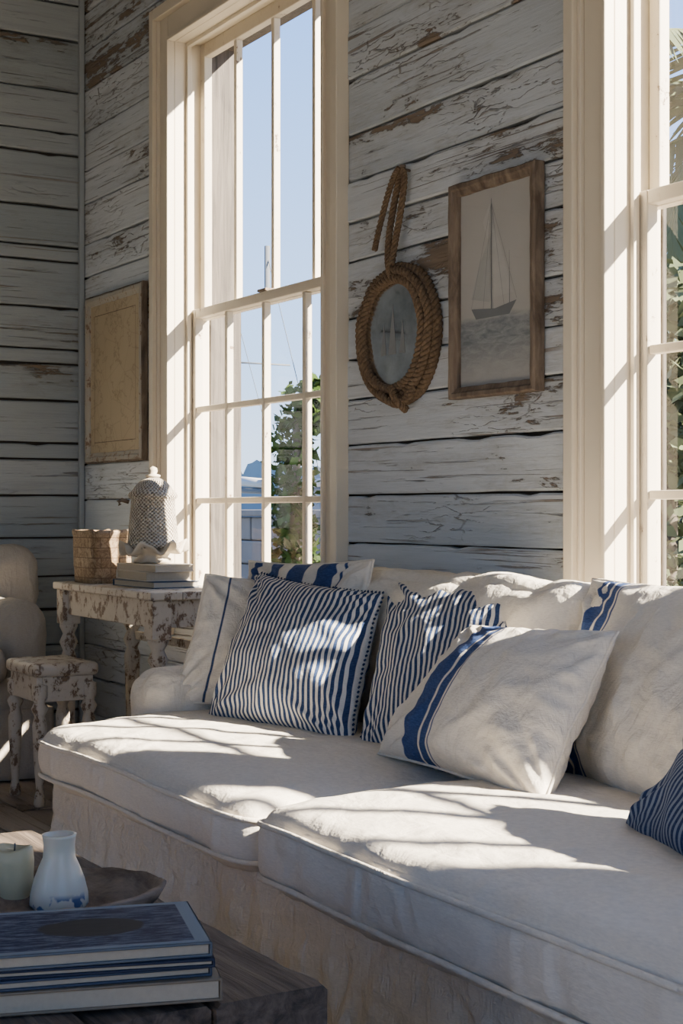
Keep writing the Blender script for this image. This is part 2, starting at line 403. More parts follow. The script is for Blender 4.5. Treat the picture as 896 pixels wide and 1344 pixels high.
# ------------------------------------------------------------------ sofa
S=group("sofa",(-2.4,-.55,.3))
def cpost(cx,hx,left):
    def f(p):
        a=(p.x-cx)/hx; fr=max(0,min(1,(-p.y-.6)/.4))
        p.y+=.050*min(1.2,abs(a))**18*fr
        p.z+=noise.noise(V((p.x*2.6,p.y*2.0,1.5)))*.007-.010*abs(a)**10
        if left:
            t=max(0,min(1,(p.x+2.47)/(-1.20))); yb=max(0,min(1,(p.y+1.02)/.4)); p.x-=.16*yb*t**3
        return p
    return f
CU=((-3.081,.586,-.620,.408,.361,.060,True,2),(-1.786,.672,-.634,.418,.366,.068,False,5))
def weltpath(cx,cy,hx,hy,r,z,post=None):
    P=[]
    for (sx,sy,a0) in ((1,-1,-90),(1,1,0),(-1,1,90),(-1,-1,180)):
        for k in range(7):
            a=math.radians(a0+90*k/6); P.append(V((cx+sx*(hx-r)+r*math.cos(a),cy+sy*(hy-r)+r*math.sin(a),z)))
    Q=[]
    for i in range(len(P)):
        a,b=P[i],P[(i+1)%len(P)]; m=max(1,int((b-a).length/.02))
        for k in range(m):
            q=a.lerp(b,k/m); q.z+=noise.noise(q*5)*.003
            Q.append(post(q))
    return Q
for i,(cx,hx,cy,hy,cz_,hz,lf,sd) in enumerate(CU):
    po=cpost(cx,hx,lf)
    rbox("seat_cushion_%d"%(i+1),S,M_seat,(cx,cy,cz_),(hx,hy,hz),.045,n=(160,60,16),crown=(0,.0,.030),wr=.007,wf=5,seed=sd,post=po,gather=.006)
    tube("welt_top_%d"%i,weltpath(cx,cy,hx,hy,.045,cz_+hz-.021,po),.0055,M_lin,S,closed=True,ref=V((0,0,1)))
    tube("welt_low_%d"%i,weltpath(cx,cy,hx,hy,.045,cz_-hz+.019,po),.0055,M_lin,S,closed=True,ref=V((0,0,1)))
rbox("base",S,M_lin,(-2.41,-.53,.20),(1.24,.42,.100),.03,n=(20,14,8),wr=.003)
rbox("arm_left",S,M_lin,(-3.80,-.375,.29),(.105,.305,.245),.075,n=(24,36,28),crown=(.0,.0,.008),wr=.016,wf=8,seed=9)
rbox("arm_right",S,M_lin,(-.985,-.375,.29),(.115,.305,.245),.075,n=(18,26,22),wr=.012,wf=8,seed=12)
rbox("back_frame",S,M_lin,(-2.4,-.10,.40),(1.46,.048,.33),.04,n=(50,6,20),wr=.008,wf=5,seed=4)
rbox("back_cushion_1",S,M_lin,(-3.08,-.215,.602),(.60,.078,.205),.06,rot=(-.16,0,0),n=(80,14,34),crown=(0,.03,.012),wr=.024,wf=5,seed=21)
rbox("back_cushion_2",S,M_lin,(-1.80,-.215,.602),(.66,.078,.205),.06,rot=(-.16,0,0),n=(80,14,34),crown=(0,.03,.012),wr=.024,wf=5,seed=25)
def skirt(name,pts,z0,z1,mat,parent,amp=.009,rows=22):
    P=[]
    n=len(pts)
    for i in range(n):
        a,b=V(pts[i]),V(pts[(i+1)%n]); m=max(2,int((b-a).length/.009))
        for k in range(m): P.append((a.lerp(b,k/m)))
    cx=sum((p.x for p in P))/len(P); cy=sum((p.y for p in P))/len(P); N=len(P)
    vs=[];fs=[]; s=0
    for i,p in enumerate(P):
        a=P[(i-3)%N]; b=P[(i+3)%N]; t=(b-a).normalized(); o=V((t.y,-t.x,0)); s+=.009
        if o.dot(p-V((cx,cy,p.z)))<0: o=-o
        for k in range(rows+1):
            f=k/rows; z=z1+(z0-z1)*f
            w=amp*(.3+f)*(noise.noise(V((s*5+f*.5,f*.6,3)))*1.0+noise.noise(V((s*13-f*1.5,f*1.1,8)))*1.0+noise.noise(V((s*30+f*2,f*1.6,1)))*.7)
            w+=amp*.35*noise.noise(V((s*9+f*4,f*8,5)))+amp*.25*(1-abs(noise.noise(V((s*12-f*6,f*7,9))))*3)
            d=w+.016*f+ (0.004 if k==0 else 0)
            vs.append(V((p.x+o.x*d,p.y+o.y*d,z)))
    for i in range(N):
        j=(i+1)%N
        for k in range(rows): fs.append((i*(rows+1)+k,i*(rows+1)+k+1,j*(rows+1)+k+1,j*(rows+1)+k))
    ob=mk(name,vs,fs,mat,parent,smooth=True)
    m=ob.modifiers.new("s",'SOLIDIFY'); m.thickness=.003; return ob
skirt("skirt",[(-3.645,-.970,0),(-1.10,-.970,0),(-1.09,-.68,0),(-.87,-.66,0),(-.87,-.07,0),(-3.91,-.07,0),(-3.905,-.66,0),(-3.79,-.70,0)],.012,.306,M_skirt,S,amp=.020)
# pillows
pillow("striped_throw_pillow",(-3.535,-.60,.435),(-2.99,-.50,.432),(-3.17,-.30,.765),(-3.665,-.385,.80),.075,M_tick,seed=1,trim='pom',trimmat=M_navy,wr=.014)
pillow("striped_throw_pillow",(-2.95,-.50,.432),(-2.47,-.43,.44),(-2.70,-.23,.785),(-3.25,-.215,.80),.065,M_tick2,seed=4,trim='pom',trimmat=M_navy,wr=.014)
pillow("linen_throw_pillow",(-3.73,-.62,.452),(-3.47,-.25,.44),(-3.70,-.12,.77),(-3.84,-.46,.79),.06,M_b1,seed=6,trim='pipe',trimmat=M_lin)
pillow("linen_throw_pillow",(-3.74,-.42,.46),(-3.16,-.38,.46),(-3.28,-.26,.845),(-3.86,-.31,.825),.055,M_b2,seed=8,trim='pipe',trimmat=M_lin)
pillow("linen_lumbar_pillow",(-2.735,-.585,.455),(-2.13,-.62,.445),(-2.165,-.42,.745),(-2.705,-.365,.72),.082,M_b4,seed=11,trim='pipe',trimmat=M_lin,wr=.016)
pillow("linen_back_pillow",(-2.43,-.36,.43),(-1.80,-.50,.43),(-1.86,-.27,.84),(-2.50,-.20,.825),.08,M_b5,seed=14,trim='pipe',trimmat=M_lin,wr=.018)
pillow("navy_throw_pillow",(-1.90,-.64,.445),(-1.45,-.80,.44),(-1.30,-.56,.75),(-1.72,-.46,.745),.065,M_tick3,seed=17,trim='pom',trimmat=M_navy)
# ------------------------------------------------------------------ mirror with rope
C0=V((-3.535,0,1.455)); g=group("rope_mirror",C0)
vs=[];fs=[]
def ring(R,y,rr,turns,seed):
    n=300; P=[]
    for i in range(n):
        a=2*math.pi*i/n; q=R+noise.noise(V((math.cos(a)*2,math.sin(a)*2,seed)))*.006
        P.append(C0+V((q*math.cos(a),y+noise.noise(V((math.cos(a)*2,math.sin(a)*2,seed+9)))*.004,q*math.sin(a))))
    ropevf(P,rr,turns,True,vs,fs)
ring(.152,-.042,.0135,20,1); ring(.174,-.036,.0135,23,2); ring(.160,-.018,.0145,21,3); ring(.186,-.016,.0145,24,4)
def segrope(pts,rr,tpm):
    P=[]
    pts=[V(p) for p in pts]
    for i in range(len(pts)-1):
        p0=pts[max(0,i-1)];p1=pts[i];p2=pts[i+1];p3=pts[min(len(pts)-1,i+2)]
        for k in range(16):
            t=k/16; P.append(.5*((2*p1)+(-p0+p2)*t+(2*p0-5*p1+4*p2-p3)*t*t+(-p0+3*p1-3*p2+p3)*t**3))
    P.append(pts[-1]); Ln=sum((P[i+1]-P[i]).length for i in range(len(P)-1))
    ropevf(P,rr,Ln*tpm,False,vs,fs)
segrope([C0+V(p) for p in ((.0,-.045,.16),(-.005,-.05,.20),(-.012,-.042,.27),(-.002,-.036,.34),(.020,-.032,.415),(.034,-.03,.448),(.046,-.03,.415),(.030,-.032,.33),(.012,-.036,.26),(.006,-.045,.19))],.0095,30)
segrope([C0+V(p) for p in ((-.090,-.04,.245),(-.075,-.042,.275),(-.045,-.044,.33),(-.012,-.046,.385),(.020,-.046,.43),(.036,-.04,.45))],.0085,32)
segrope([C0+V(p) for p in ((-.05,-.045,-.160),(.0,-.06,-.178),(.05,-.055,-.195),(.085,-.045,-.18),(.10,-.035,-.15))],.012,26)
segrope([C0+V(p) for p in ((.03,-.055,-.15),(.05,-.065,-.175),(.07,-.055,-.20),(.06,-.035,-.21))],.011,26)
mk("rope_frame",vs,fs,M_rope,g,smooth=True)
M_mir,nt,b=mat("mirror_glass"); b.inputs['Metallic'].default_value=1
si(nt,b.inputs['Base Color'],mx(nt,mr(nt,nz(nt,tc(nt),11,6,.65),.35,.7),(.80,.82,.82),(.45,.47,.47)))
si(nt,b.inputs['Roughness'],mr(nt,nz(nt,tc(nt),14,5),.4,.8,.04,.3))
def disc(name,c,R,y,mat,par,n=48):
    mk(name,[V((c.x,y,c.z))]+[V((c.x+R*math.cos(2*math.pi*i/n),y,c.z+R*math.sin(2*math.pi*i/n))) for i in range(n)],[(0,1+(i+1)%n,1+i)[::-1] for i in range(n)],mat,par)
disc("glass",C0,.15,-.036,M_mir,g)
lathe("hook",[(0,-.01),(.004,-.01),(.005,.0),(.009,.006),(.009,.012),(0,.014)],(C0.x+.035,-.028,C0.z+.448),M_frame,g,seg=12)
tube("hook_pin",[V((C0.x+.035,.01,C0.z+.446)),V((C0.x+.035,-.04,C0.z+.450))],.004,M_frame,g,ref=V((0,0,1)))
M_dark=plain("ink_dark",(.10,.11,.12),.8); M_sea=plain("ink_sea",(.20,.22,.235),.8,bscale=60,var=.6); M_mid=plain("ink_mid",(.30,.31,.31),.8,var=.3); M_refl=plain("reflection_grey",(.22,.23,.235),.7,var=.3)
M_hullp=plain("ink_hull",(.17,.18,.185),.8)
def flat(name,pts,y,m,par): mk(name,[V((x,y,z)) for x,z in pts],[tuple(range(len(pts)))],m,par)
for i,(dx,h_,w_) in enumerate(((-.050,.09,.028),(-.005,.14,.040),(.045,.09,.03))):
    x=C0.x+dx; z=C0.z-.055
    flat("sail_reflection_%d"%i,[(x-w_/2,z),(x+w_/2,z),(x+w_*.1,z+h_)],-.0365,M_refl,g)  # painted reflection: flat grey sails laid just over the mirror glass
# ------------------------------------------------------------------ sailboat picture
def frame4(x0,x1,z0,z1,w,y0,y1,m,g,name="frame"):
    vs=[];fs=[]
    prof=[(0,y1),(0,y0+.004),(.004,y0),(w*.45,y0+.001),(w*.6,y0+.006),(w*.95,y0+.010),(w,y0+.014),(w,y1)]
    n=len(prof); cor=[(x0,z0,1,1),(x1,z0,-1,1),(x1,z1,-1,-1),(x0,z1,1,-1)]
    for c in range(4):
        A=cor[c];B=cor[(c+1)%4]; k0=len(vs); st=14
        for q in range(st+1):
            f=q/st
            for o,yy in prof:
                ax,az=A[0]+A[2]*o,A[1]+A[3]*o; bx,bz=B[0]+B[2]*o,B[1]+B[3]*o
                p=V((ax+(bx-ax)*f,yy,az+(bz-az)*f))
                if 0<q<st and yy!=y1: p+=V((noise.noise(p*30),noise.noise(p*31+V((5,0,0)))*.6,noise.noise(p*29+V((0,7,0)))))*.003
                vs.append(p)
        for q in range(st):
            for i in range(n-1): fs.append((k0+q*n+i,k0+(q+1)*n+i,k0+(q+1)*n+i+1,k0+q*n+i+1))
    mk(name,vs,fs,m,g)
P0=V((-3.08,0,1.54)); g=group("sailboat_picture",P0)
x0,x1,z0,z1=-3.268,-2.905,1.258,1.812
frame4(x0,x1,z0,z1,.030,-.040,-.0075,M_frame,g)
# engraved print: sky, clouds and a sea that fades out towards the bottom margin
M_pap,nt,b=mat("old_print"); o=tc(nt); sp=nt.nodes.new('ShaderNodeSeparateXYZ'); si(nt,sp.inputs[0],o)
pz=mt(nt,'ADD',sp.outputs[2],mt(nt,'MULTIPLY',nz(nt,mp(nt,o,(9,1,22)),1,4),.03))
seaM=mt(nt,'MULTIPLY',mr(nt,pz,1.462,1.482,1,0),mr(nt,pz,1.33,1.42,.25,1))
wav=nz(nt,mp(nt,o,(22,1,70)),1,5,.7,.6)
sky=mx(nt,nz(nt,mp(nt,o,(4,1,6)),1,5,.6),(.47,.45,.41),(.36,.35,.325))
si(nt,b.inputs['Base Color'],mx(nt,seaM,sky,mx(nt,mr(nt,wav,.35,.65),(.13,.145,.155),(.30,.31,.31)))); b.inputs['Roughness'].default_value=.4
flat("print",[(x0+.02,z0+.02),(x1-.02,z0+.02),(x1-.02,z1-.02),(x0+.02,z1-.02)],-.018,M_pap,g)
ya=-.0185
bx=-3.09;bz=1.475
M_pale=plain("sail_paper",(.50,.49,.455),.6); M_pale2=plain("sail_paper_shade",(.40,.40,.375),.6)
flat("hull",[(bx-.10,bz+.010),(bx-.08,bz-.018),(bx+.06,bz-.018),(bx+.09,bz+.014),(bx+.0,bz+.002)],ya-.0006,M_hullp,g)
flat("mainsail",[(bx-.005,bz+.03),(bx-.012,bz+.22),(bx+.028,bz+.15),(bx+.075,bz+.035)],ya-.0007,M_pale,g)
flat("jib",[(bx-.02,bz+.02),(bx-.10,bz+.035),(bx-.065,bz+.12),(bx-.018,bz+.19)],ya-.0007,M_pale2,g)
flat("flying_jib",[(bx-.03,bz+.18),(bx-.05,bz+.225),(bx-.02,bz+.27),(bx-.014,bz+.22)],ya-.0008,M_pale,g)
flat("mast",[(bx-.016,bz),(bx-.012,bz),(bx-.013,bz+.28),(bx-.015,bz+.28)],ya-.0009,M_hullp,g)
flat("mizzen",[(bx+.06,bz),(bx+.063,bz),(bx+.061,bz+.14),(bx+.060,bz+.14)],ya-.0009,M_hullp,g)
for i,(dx,dz) in enumerate(((-.10,.012),(.09,.018),(-.05,.0),(.04,0))):
    a=V((bx-.0145,0,bz+.27));q=V((bx+dx,0,bz+dz)); flat("rigging_%d"%i,[(a.x,a.z),(a.x+.001,a.z),(q.x+.001,q.z),(q.x,q.z)],ya-.00085,M_hullp,g)
flat("picture_glass",[(x0+.025,z0+.025),(x1-.025,z0+.025),(x1-.025,z1-.025),(x0+.025,z1-.025)],-.0225,M_glass,g)
# map picture
g=group("framed_map",(-5.58,0,1.5)); x0,x1,z0,z1=-5.86,-5.29,1.165,1.825
M_silver=trim_mat("worn_silver",(.42,.40,.34),(.28,.25,.20),.5,.56)
frame4(x0,x1,z0,z1,.035,-.036,-.0075,M_silver,g); frame4(x0-.006,x1+.006,z0-.006,z1+.006,.012,-.032,-.0075,M_frame,g,"outer_edge")
M_map,nt,b=mat("map_paper"); o=mp(nt,tc(nt),(1,1,1))
ed=nz(nt,o,7,8,.6); ln=mr(nt,mt(nt,'ABSOLUTE',mt(nt,'SUBTRACT',ed,.5)),.0,.012,1,0)
ln=mt(nt,'MAXIMUM',mt(nt,'MULTIPLY',mr(nt,vor(nt,o,9),0,.02,1,0),.5),ln)
si(nt,b.inputs['Base Color'],mx(nt,mt(nt,'MULTIPLY',ln,.6),mx(nt,nz(nt,o,4,4),(.46,.37,.24),(.36,.28,.17)),(.14,.10,.055))); b.inputs['Roughness'].default_value=.5
flat("map_sheet",[(x0+.03,z0+.03),(x1-.03,z0+.03),(x1-.03,z1-.03),(x0+.03,z1-.03)],-.022,M_map,g)
bo=.075
for nm,q in (("bottom",(x0+bo,x1-bo,z0+bo,z0+bo+.003)),("top",(x0+bo,x1-bo,z1-bo-.003,z1-bo)),("left",(x0+bo,x0+bo+.003,z0+bo,z1-bo)),("right",(x1-bo-.003,x1-bo,z0+bo,z1-bo))):
    flat("map_border_"+nm,[(q[0],q[2]),(q[1],q[2]),(q[1],q[3]),(q[0],q[3])],-.0223,M_frame,g)
# ------------------------------------------------------------------ side table
T=group("side_table",(-4.8,-.22,.36)); tx0,tx1,ty0,ty1,tz=-5.235,-4.36,-.40,-.065,.715
boxes("top",[(tx0,tx1,ty0+(ty1-ty0)*k/3+.001,ty0+(ty1-ty0)*(k+1)/3-.001,tz-.026,tz) for k in range(3)],M_dis,T,.005)
boxes("apron",[(tx0+.05,tx1-.05,ty0+.03,ty0+.05,tz-.115,tz-.026),(tx0+.05,tx1-.05,ty1-.05,ty1-.03,tz-.115,tz-.026),(tx0+.03,tx0+.05,ty0+.05,ty1-.05,tz-.115,tz-.026),(tx1-.05,tx1-.03,ty0+.05,ty1-.05,tz-.115,tz-.026)],M_dis,T,.003)
boxes("shelf",[(tx0+.03,tx1-.03,ty0+.03,ty1-.03,.16,.18),(tx0+.06,tx1-.06,ty1-.045,ty1-.03,.50,.53)],M_dis,T,.003)
prof=[(0,0),(.018,0),(.024,.03),(.016,.06),(.027,.10),(.029,.16),(.022,.22),(.026,.36),(.030,.44),(.020,.47),(.033,.50),(.020,.53),(.032,.555),(.032,.57),(0,.57)]
for i,(x,y) in enumerate(((tx0+.045,ty0+.045),(tx1-.045,ty0+.045),(tx1-.045,ty1-.045),(tx0+.045,ty1-.045))):
    lathe("leg_%d"%(i+1),prof,(x,y,0),M_dis,T,seg=20)
    boxes("leg_block_%d"%(i+1),[(x-.033,x+.033,y-.033,y+.033,.565,tz-.0265)],M_dis,T,.004)
# basket
M_bark,nt,b=mat("bark_weave"); o=tc(nt)
br=nt.nodes.new('ShaderNodeTexBrick'); br.inputs['Scale'].default_value=1; br.inputs['Brick Width'].default_value=.07; br.inputs['Row Height'].default_value=.035; br.inputs['Mortar Size'].default_value=.0012; br.inputs['Color1'].default_value=(.34,.23,.12,1); br.inputs['Color2'].default_value=(.52,.39,.24,1); br.inputs['Mortar'].default_value=(.12,.07,.035,1)
sx=nt.nodes.new('ShaderNodeSeparateXYZ'); si(nt,sx.inputs[0],o); cb=nt.nodes.new('ShaderNodeCombineXYZ'); si(nt,cb.inputs[0],mt(nt,'ADD',sx.outputs[0],sx.outputs[1])); si(nt,cb.inputs[1],sx.outputs[2]); si(nt,br.inputs['Vector'],cb.outputs[0])
n1=nz(nt,o,32,7,.8,2.0); si(nt,b.inputs['Base Color'],mx(nt,mr(nt,n1,.4,.6,0,.9),br.outputs[0],(.15,.085,.04))); b.inputs['Roughness'].default_value=.8; bump(nt,b,mt(nt,'ADD',mt(nt,'MULTIPLY',br.outputs['Fac'],-1),n1),.005,1)
def basket(name,c,hx,hy,h,m):
    g=group(name,V(c)+V((0,0,h/2))); vs=[];fs=[];n=64
    rows=[(1,.0),(1.0,.05),(1.03,h*.3),(1.05,h*.6),(1.07,h*.9),(1.09,h*.91),(1.10,h*.97),(1.07,h),(1.0,h),(.98,h*.9),(.93,.015),(0,.012)]
    for i in range(n):
        a=2*math.pi*i/n; ca,sa=math.cos(a),math.sin(a); e=.35
        px=math.copysign(abs(ca)**e,ca); py=math.copysign(abs(sa)**e,sa)
        for s,z in rows:
            w=1+.03*noise.noise(V((a*3,z*20,1)))
            vs.append(V((c[0]+px*hx*s*w,c[1]+py*hy*s*w,c[2]+z+(.010*noise.noise(V((ca*2,sa*2,3))) if z>.05 else 0))))
    k=len(rows)
    for i in range(n):
        j=(i+1)%n
        for q in range(k-1): fs.append((i*k+q,j*k+q,j*k+q+1,i*k+q+1))
    fs.append(tuple(i*k for i in range(n))[::-1])
    mk("woven_body",vs,fs,m,g,smooth=True); return g
basket("bark_basket",(-5.07,-.275,.7155),.105,.075,.185,M_bark)
# books
M_page=plain("book_pages",(.46,.40,.30),.9,bscale=120); 
def book(g,c,w,l,t,ang,cover,tag,pmat=None):
    R=Matrix.Rotation(ang,4,'Z')
    def bb(nm,x0,x1,y0,y1,z0,z1,m,bv):
        vs=[];fs=[];boxvf(x0,x1,y0,y1,z0,z1,vs,fs)
        vs=[V(c)+(R@v) for v in vs]; mk(tag+nm,vs,fs,m,g,bevel=bv)
    bb("_cover_bottom",-l/2,l/2,-w/2,w/2,0,.003,cover,.001)
    bb("_cover_top",-l/2,l/2,-w/2,w/2,t-.003,t,cover,.001)
    bb("_pages",-l/2+.004,l/2-.004,-w/2+.005,w/2-.004,.003,t-.003,pmat or M_page,0)
    bb("_spine",-l/2,-l/2+.003,-w/2,w/2,0,t,cover,.001)
M_cw=plain("cover_cream",(.56,.50,.39),.7); M_cb=plain("cover_blue",(.03,.05,.09),.6); M_ct=plain("cover_tan",(.20,.16,.11),.7)
B=group("book_stack",(-4.73,-.22,.755))
book(B,(-4.72,-.225,.7155),.17,.30,.022,.06,M_cb,"book_1"); book(B,(-4.74,-.225,.738),.16,.28,.030,-.04,M_cw,"book_2"); book(B,(-4.71,-.23,.7685),.15,.26,.024,.1,M_cw,"book_3")
M_knit,nt,b=mat("knotted_net"); o=tc(nt)
sx=nt.nodes.new('ShaderNodeSeparateXYZ'); si(nt,sx.inputs[0],mp(nt,o,(1,1,1),(4.74,.225,0))); an=mt(nt,'ARCTAN2',sx.outputs[1],sx.outputs[0])
wob=mt(nt,'MULTIPLY',nz(nt,o,30,4),5)
a1=mt(nt,'SINE',mt(nt,'ADD',mt(nt,'MULTIPLY',an,36),wob)); a2=mt(nt,'SINE',mt(nt,'ADD',mt(nt,'MULTIPLY',sx.outputs[2],500),wob))
net=mt(nt,'MULTIPLY',a1,a2); kn=nz(nt,o,60,5,.7)
si(nt,b.inputs['Base Color'],mx(nt,mr(nt,mt(nt,'ADD',mt(nt,'MULTIPLY',net,.45),kn),.2,.7),(.28,.22,.15),(.72,.65,.53))); b.inputs['Roughness'].default_value=.9; bump(nt,b,mt(nt,'ADD',mt(nt,'MULTIPLY',net,.6),kn),.008,1)
Lc=(-4.74,-.225,.7935); Lg=group("netted_lantern",(Lc[0],Lc[1],.95))
def ruf(a,r,z):
    k=max(0,(r-.05)/.06); return r*(1+.10*k*math.sin(a*5+1)), z+.018*k*math.sin(a*7)+.008*k*math.sin(a*13)
M_shell=plain("shell_ceramic",(.62,.54,.41),.55,bscale=18,bd=.004,var=.4)
lathe("shell_base",[(0,0),(.055,0),(.065,.006),(.05,.02),(.06,.035),(.09,.042),(.112,.050),(.110,.058),(.085,.054),(.06,.05),(.05,.06),(0,.062)],Lc,M_shell,Lg,seg=72,fn=ruf)
lathe("net_body",[(.0,.05),(.088,.05),(.093,.056),(.090,.064),(.085,.07),(.083,.10),(.080,.13),(.077,.16),(.074,.19),(.073,.214),(.080,.218),(.083,.226),(.080,.236),(.070,.243),(.060,.258),(.045,.274),(.026,.284),(.018,.290),(0,.291)],Lc,M_knit,Lg,seg=64,fn=lambda a,r,z:(r*(1+.02*noise.noise(V((a*5,z*40,2)))),z))
lathe("finial",[(0,.287),(.024,.289),(.026,.295),(.012,.30),(.016,.310),(.013,.320),(0,.326)],Lc,M_shell,Lg,seg=20)
P=[V((Lc[0]-.040,Lc[1]-.070,Lc[2]+.205)),V((Lc[0]-.050,Lc[1]-.092,Lc[2]+.212)),V((Lc[0]-.056,Lc[1]-.102,Lc[2]+.206)),V((Lc[0]-.052,Lc[1]-.098,Lc[2]+.195))]
tube("side_hook",P,.007,M_frame,Lg,ref=V((0,0,1)))
# stool
St=group("wooden_stool",(-4.89,-.52,.23)); sx0,sx1,sy0,sy1=-5.04,-4.74,-.64,-.415
rbox("seat",St,M_dis,((sx0+sx1)/2,(sy0+sy1)/2,.448),((sx1-sx0)/2,(sy1-sy0)/2,.022),.018,n=(20,18,6),wr=.003)
boxes("apron",[(sx0+.02,sx1-.02,sy0+.015,sy0+.035,.345,.428),(sx0+.02,sx1-.02,sy1-.035,sy1-.015,.345,.428),(sx0+.015,sx0+.035,sy0+.035,sy1-.035,.345,.428),(sx1-.035,sx1-.015,sy0+.035,sy1-.035,.345,.428)],M_dis,St,.003)
prof=[(0,0),(.012,0),(.02,.015),(.016,.04),(.012,.06),(.017,.12),(.022,.20),(.024,.27),(.017,.30),(.028,.325),(.018,.345),(.026,.36),(.026,.40),(0,.41)]
for i,(x,y) in enumerate(((sx0+.028,sy0+.028),(sx1-.028,sy0+.028),(sx1-.028,sy1-.028),(sx0+.028,sy1-.028))):
    lathe("leg_%d"%(i+1),prof,(x,y,0),M_dis,St,seg=18)
# armchair
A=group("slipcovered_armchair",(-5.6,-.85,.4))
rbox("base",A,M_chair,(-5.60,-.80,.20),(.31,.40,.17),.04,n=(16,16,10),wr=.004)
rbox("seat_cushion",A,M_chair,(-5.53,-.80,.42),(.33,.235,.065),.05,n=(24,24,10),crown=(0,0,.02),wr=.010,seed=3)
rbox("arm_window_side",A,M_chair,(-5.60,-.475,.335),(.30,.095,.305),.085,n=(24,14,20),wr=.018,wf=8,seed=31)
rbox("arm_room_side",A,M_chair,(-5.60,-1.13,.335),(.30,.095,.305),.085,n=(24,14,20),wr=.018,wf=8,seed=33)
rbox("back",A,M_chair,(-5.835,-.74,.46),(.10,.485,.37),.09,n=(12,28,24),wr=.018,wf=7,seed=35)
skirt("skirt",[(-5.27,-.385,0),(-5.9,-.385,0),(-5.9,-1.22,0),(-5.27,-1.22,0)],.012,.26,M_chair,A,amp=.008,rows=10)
# ------------------------------------------------------------------ coffee table
K=group("coffee_table",(-2.1,-1.75,.2)); cx0,cx1,cy0,cy1,cz=-2.62,-1.59,-2.12,-1.38,.40
vs=[];fs=[]
nb=5
for k in range(nb):
    y0=cy0+(cy1-cy0)*k/nb+.0015; y1=cy0+(cy1-cy0)*(k+1)/nb-.0015; n=60; k0=len(vs); dz=random.uniform(-.002,.001)
    e0=random.uniform(-.008,.006); e1=random.uniform(-.006,.008)
    for i in range(n+1):
        x=cx0+e0+(cx1+e1-cx0-e0)*i/n
        w=noise.noise(V((x*9,k*3.3,0)))*.004; o0=noise.noise(V((x*14,1,k)))*(.008 if k==0 else .0015); o1=noise.noise(V((x*14,2,k)))*(.008 if k==nb-1 else .0015)
        for yy,zz in ((y0+o0,cz-.05),(y0+o0,cz-.006+dz+w),(y0+.006+o0,cz+dz+w),((y0+y1)/2,cz+.001+dz+w*.5),(y1-.006+o1,cz+dz+w),(y1+o1,cz-.006+dz+w),(y1+o1,cz-.05)):
            vs.append(V((x,yy,zz)))
    for i in range(n):
        for s in range(7):
            q=(s+1)%7; fs.append((k0+i*7+s,k0+i*7+q,k0+(i+1)*7+q,k0+(i+1)*7+s))
    fs.append(tuple(k0+s for s in range(7))[::-1]); fs.append(tuple(k0+n*7+s for s in range(7)))
mk("top_boards",vs,fs,M_grey,K)
boxes("apron",[(cx0+.05,cx1-.05,cy0+.04,cy0+.065,.25,.35),(cx0+.05,cx1-.05,cy1-.065,cy1-.04,.25,.35),(cx0+.05,cx0+.075,cy0+.065,cy1-.065,.25,.35),(cx1-.075,cx1-.05,cy0+.065,cy1-.065,.25,.35)],M_grey,K,.004)
boxes("legs",[(x-.04,x+.04,y-.04,y+.04,0,.351) for x in (cx0+.08,cx1-.08) for y in (cy0+.075,cy1-.075)],M_grey,K,.006)
boxes("lower_shelf",[(cx0+.06,cx1-.06,cy0+.05,cy1-.05,.09,.115)],M_grey,K,.004)
# big books
M_cover,nt,b=mat("picture_cover"); o=tc(nt,'UV')
sxx=nt.nodes.new('ShaderNodeSeparateXYZ'); si(nt,sxx.inputs[0],o)
du=mt(nt,'SUBTRACT',sxx.outputs[0],.45); dv=mt(nt,'SUBTRACT',sxx.outputs[1],.5)
rr=mt(nt,'SQRT',mt(nt,'ADD',mt(nt,'MULTIPLY',mt(nt,'MULTIPLY',du,du),12),mt(nt,'MULTIPLY',mt(nt,'MULTIPLY',dv,dv),14)))
oval=mr(nt,mt(nt,'ADD',rr,mt(nt,'MULTIPLY',nz(nt,mp(nt,o,(6,6,1)),1,3),.25)),.88,.93,1,0)
sea=mx(nt,mr(nt,nz(nt,mp(nt,o,(7,22,1)),1,7,.75),.45,.70),(.006,.014,.045),(.13,.17,.24))
edge=mt(nt,'MAXIMUM',mt(nt,'ABSOLUTE',mt(nt,'SUBTRACT',sxx.outputs[0],.5)),mt(nt,'ABSOLUTE',mt(nt,'SUBTRACT',sxx.outputs[1],.5)))
c=mx(nt,oval,sea,mx(nt,nz(nt,mp(nt,o,(8,20,1)),1,5),(.006,.008,.011),(.025,.030,.036)))
c=mx(nt,mr(nt,edge,.44,.445),c,(.17,.21,.25)); si(nt,b.inputs['Base Color'],c); b.inputs['Roughness'].default_value=.7; b.inputs['Specular IOR Level'].default_value=.15
G=group("coffee_table_books",(-1.73,-1.66,.43))
ang=math.atan2(-.95,-.3)
bc=V((-1.72,-1.64,.4055))
book(G,bc,.20,.31,.026,ang,M_ct,"book_1")
book(G,bc+V((-.003,.0,.0265)),.195,.285,.012,ang+.03,M_cb,"book_2")
book(G,bc+V((.0,.004,.039)),.195,.29,.010,ang-.02,plain("cover_navy",(.010,.018,.045),.7),"book_3")
tb=bc+V((.0,.0,.0495)); book(G,tb,.19,.285,.017,ang+.02,plain("cover_slate",(.10,.12,.14),.6),"book_4")
R=Matrix.Rotation(ang+.02,4,'Z')
mk("cover_picture",[tb+(R@V(p)) for p in ((-.140,-.093,.0174),(.140,-.093,.0174),(.140,.093,.0174),(-.140,.093,.0174))],[(0,1,2,3)],M_cover,G,uvs=[(0,0),(1,0),(1,1),(0,1)])
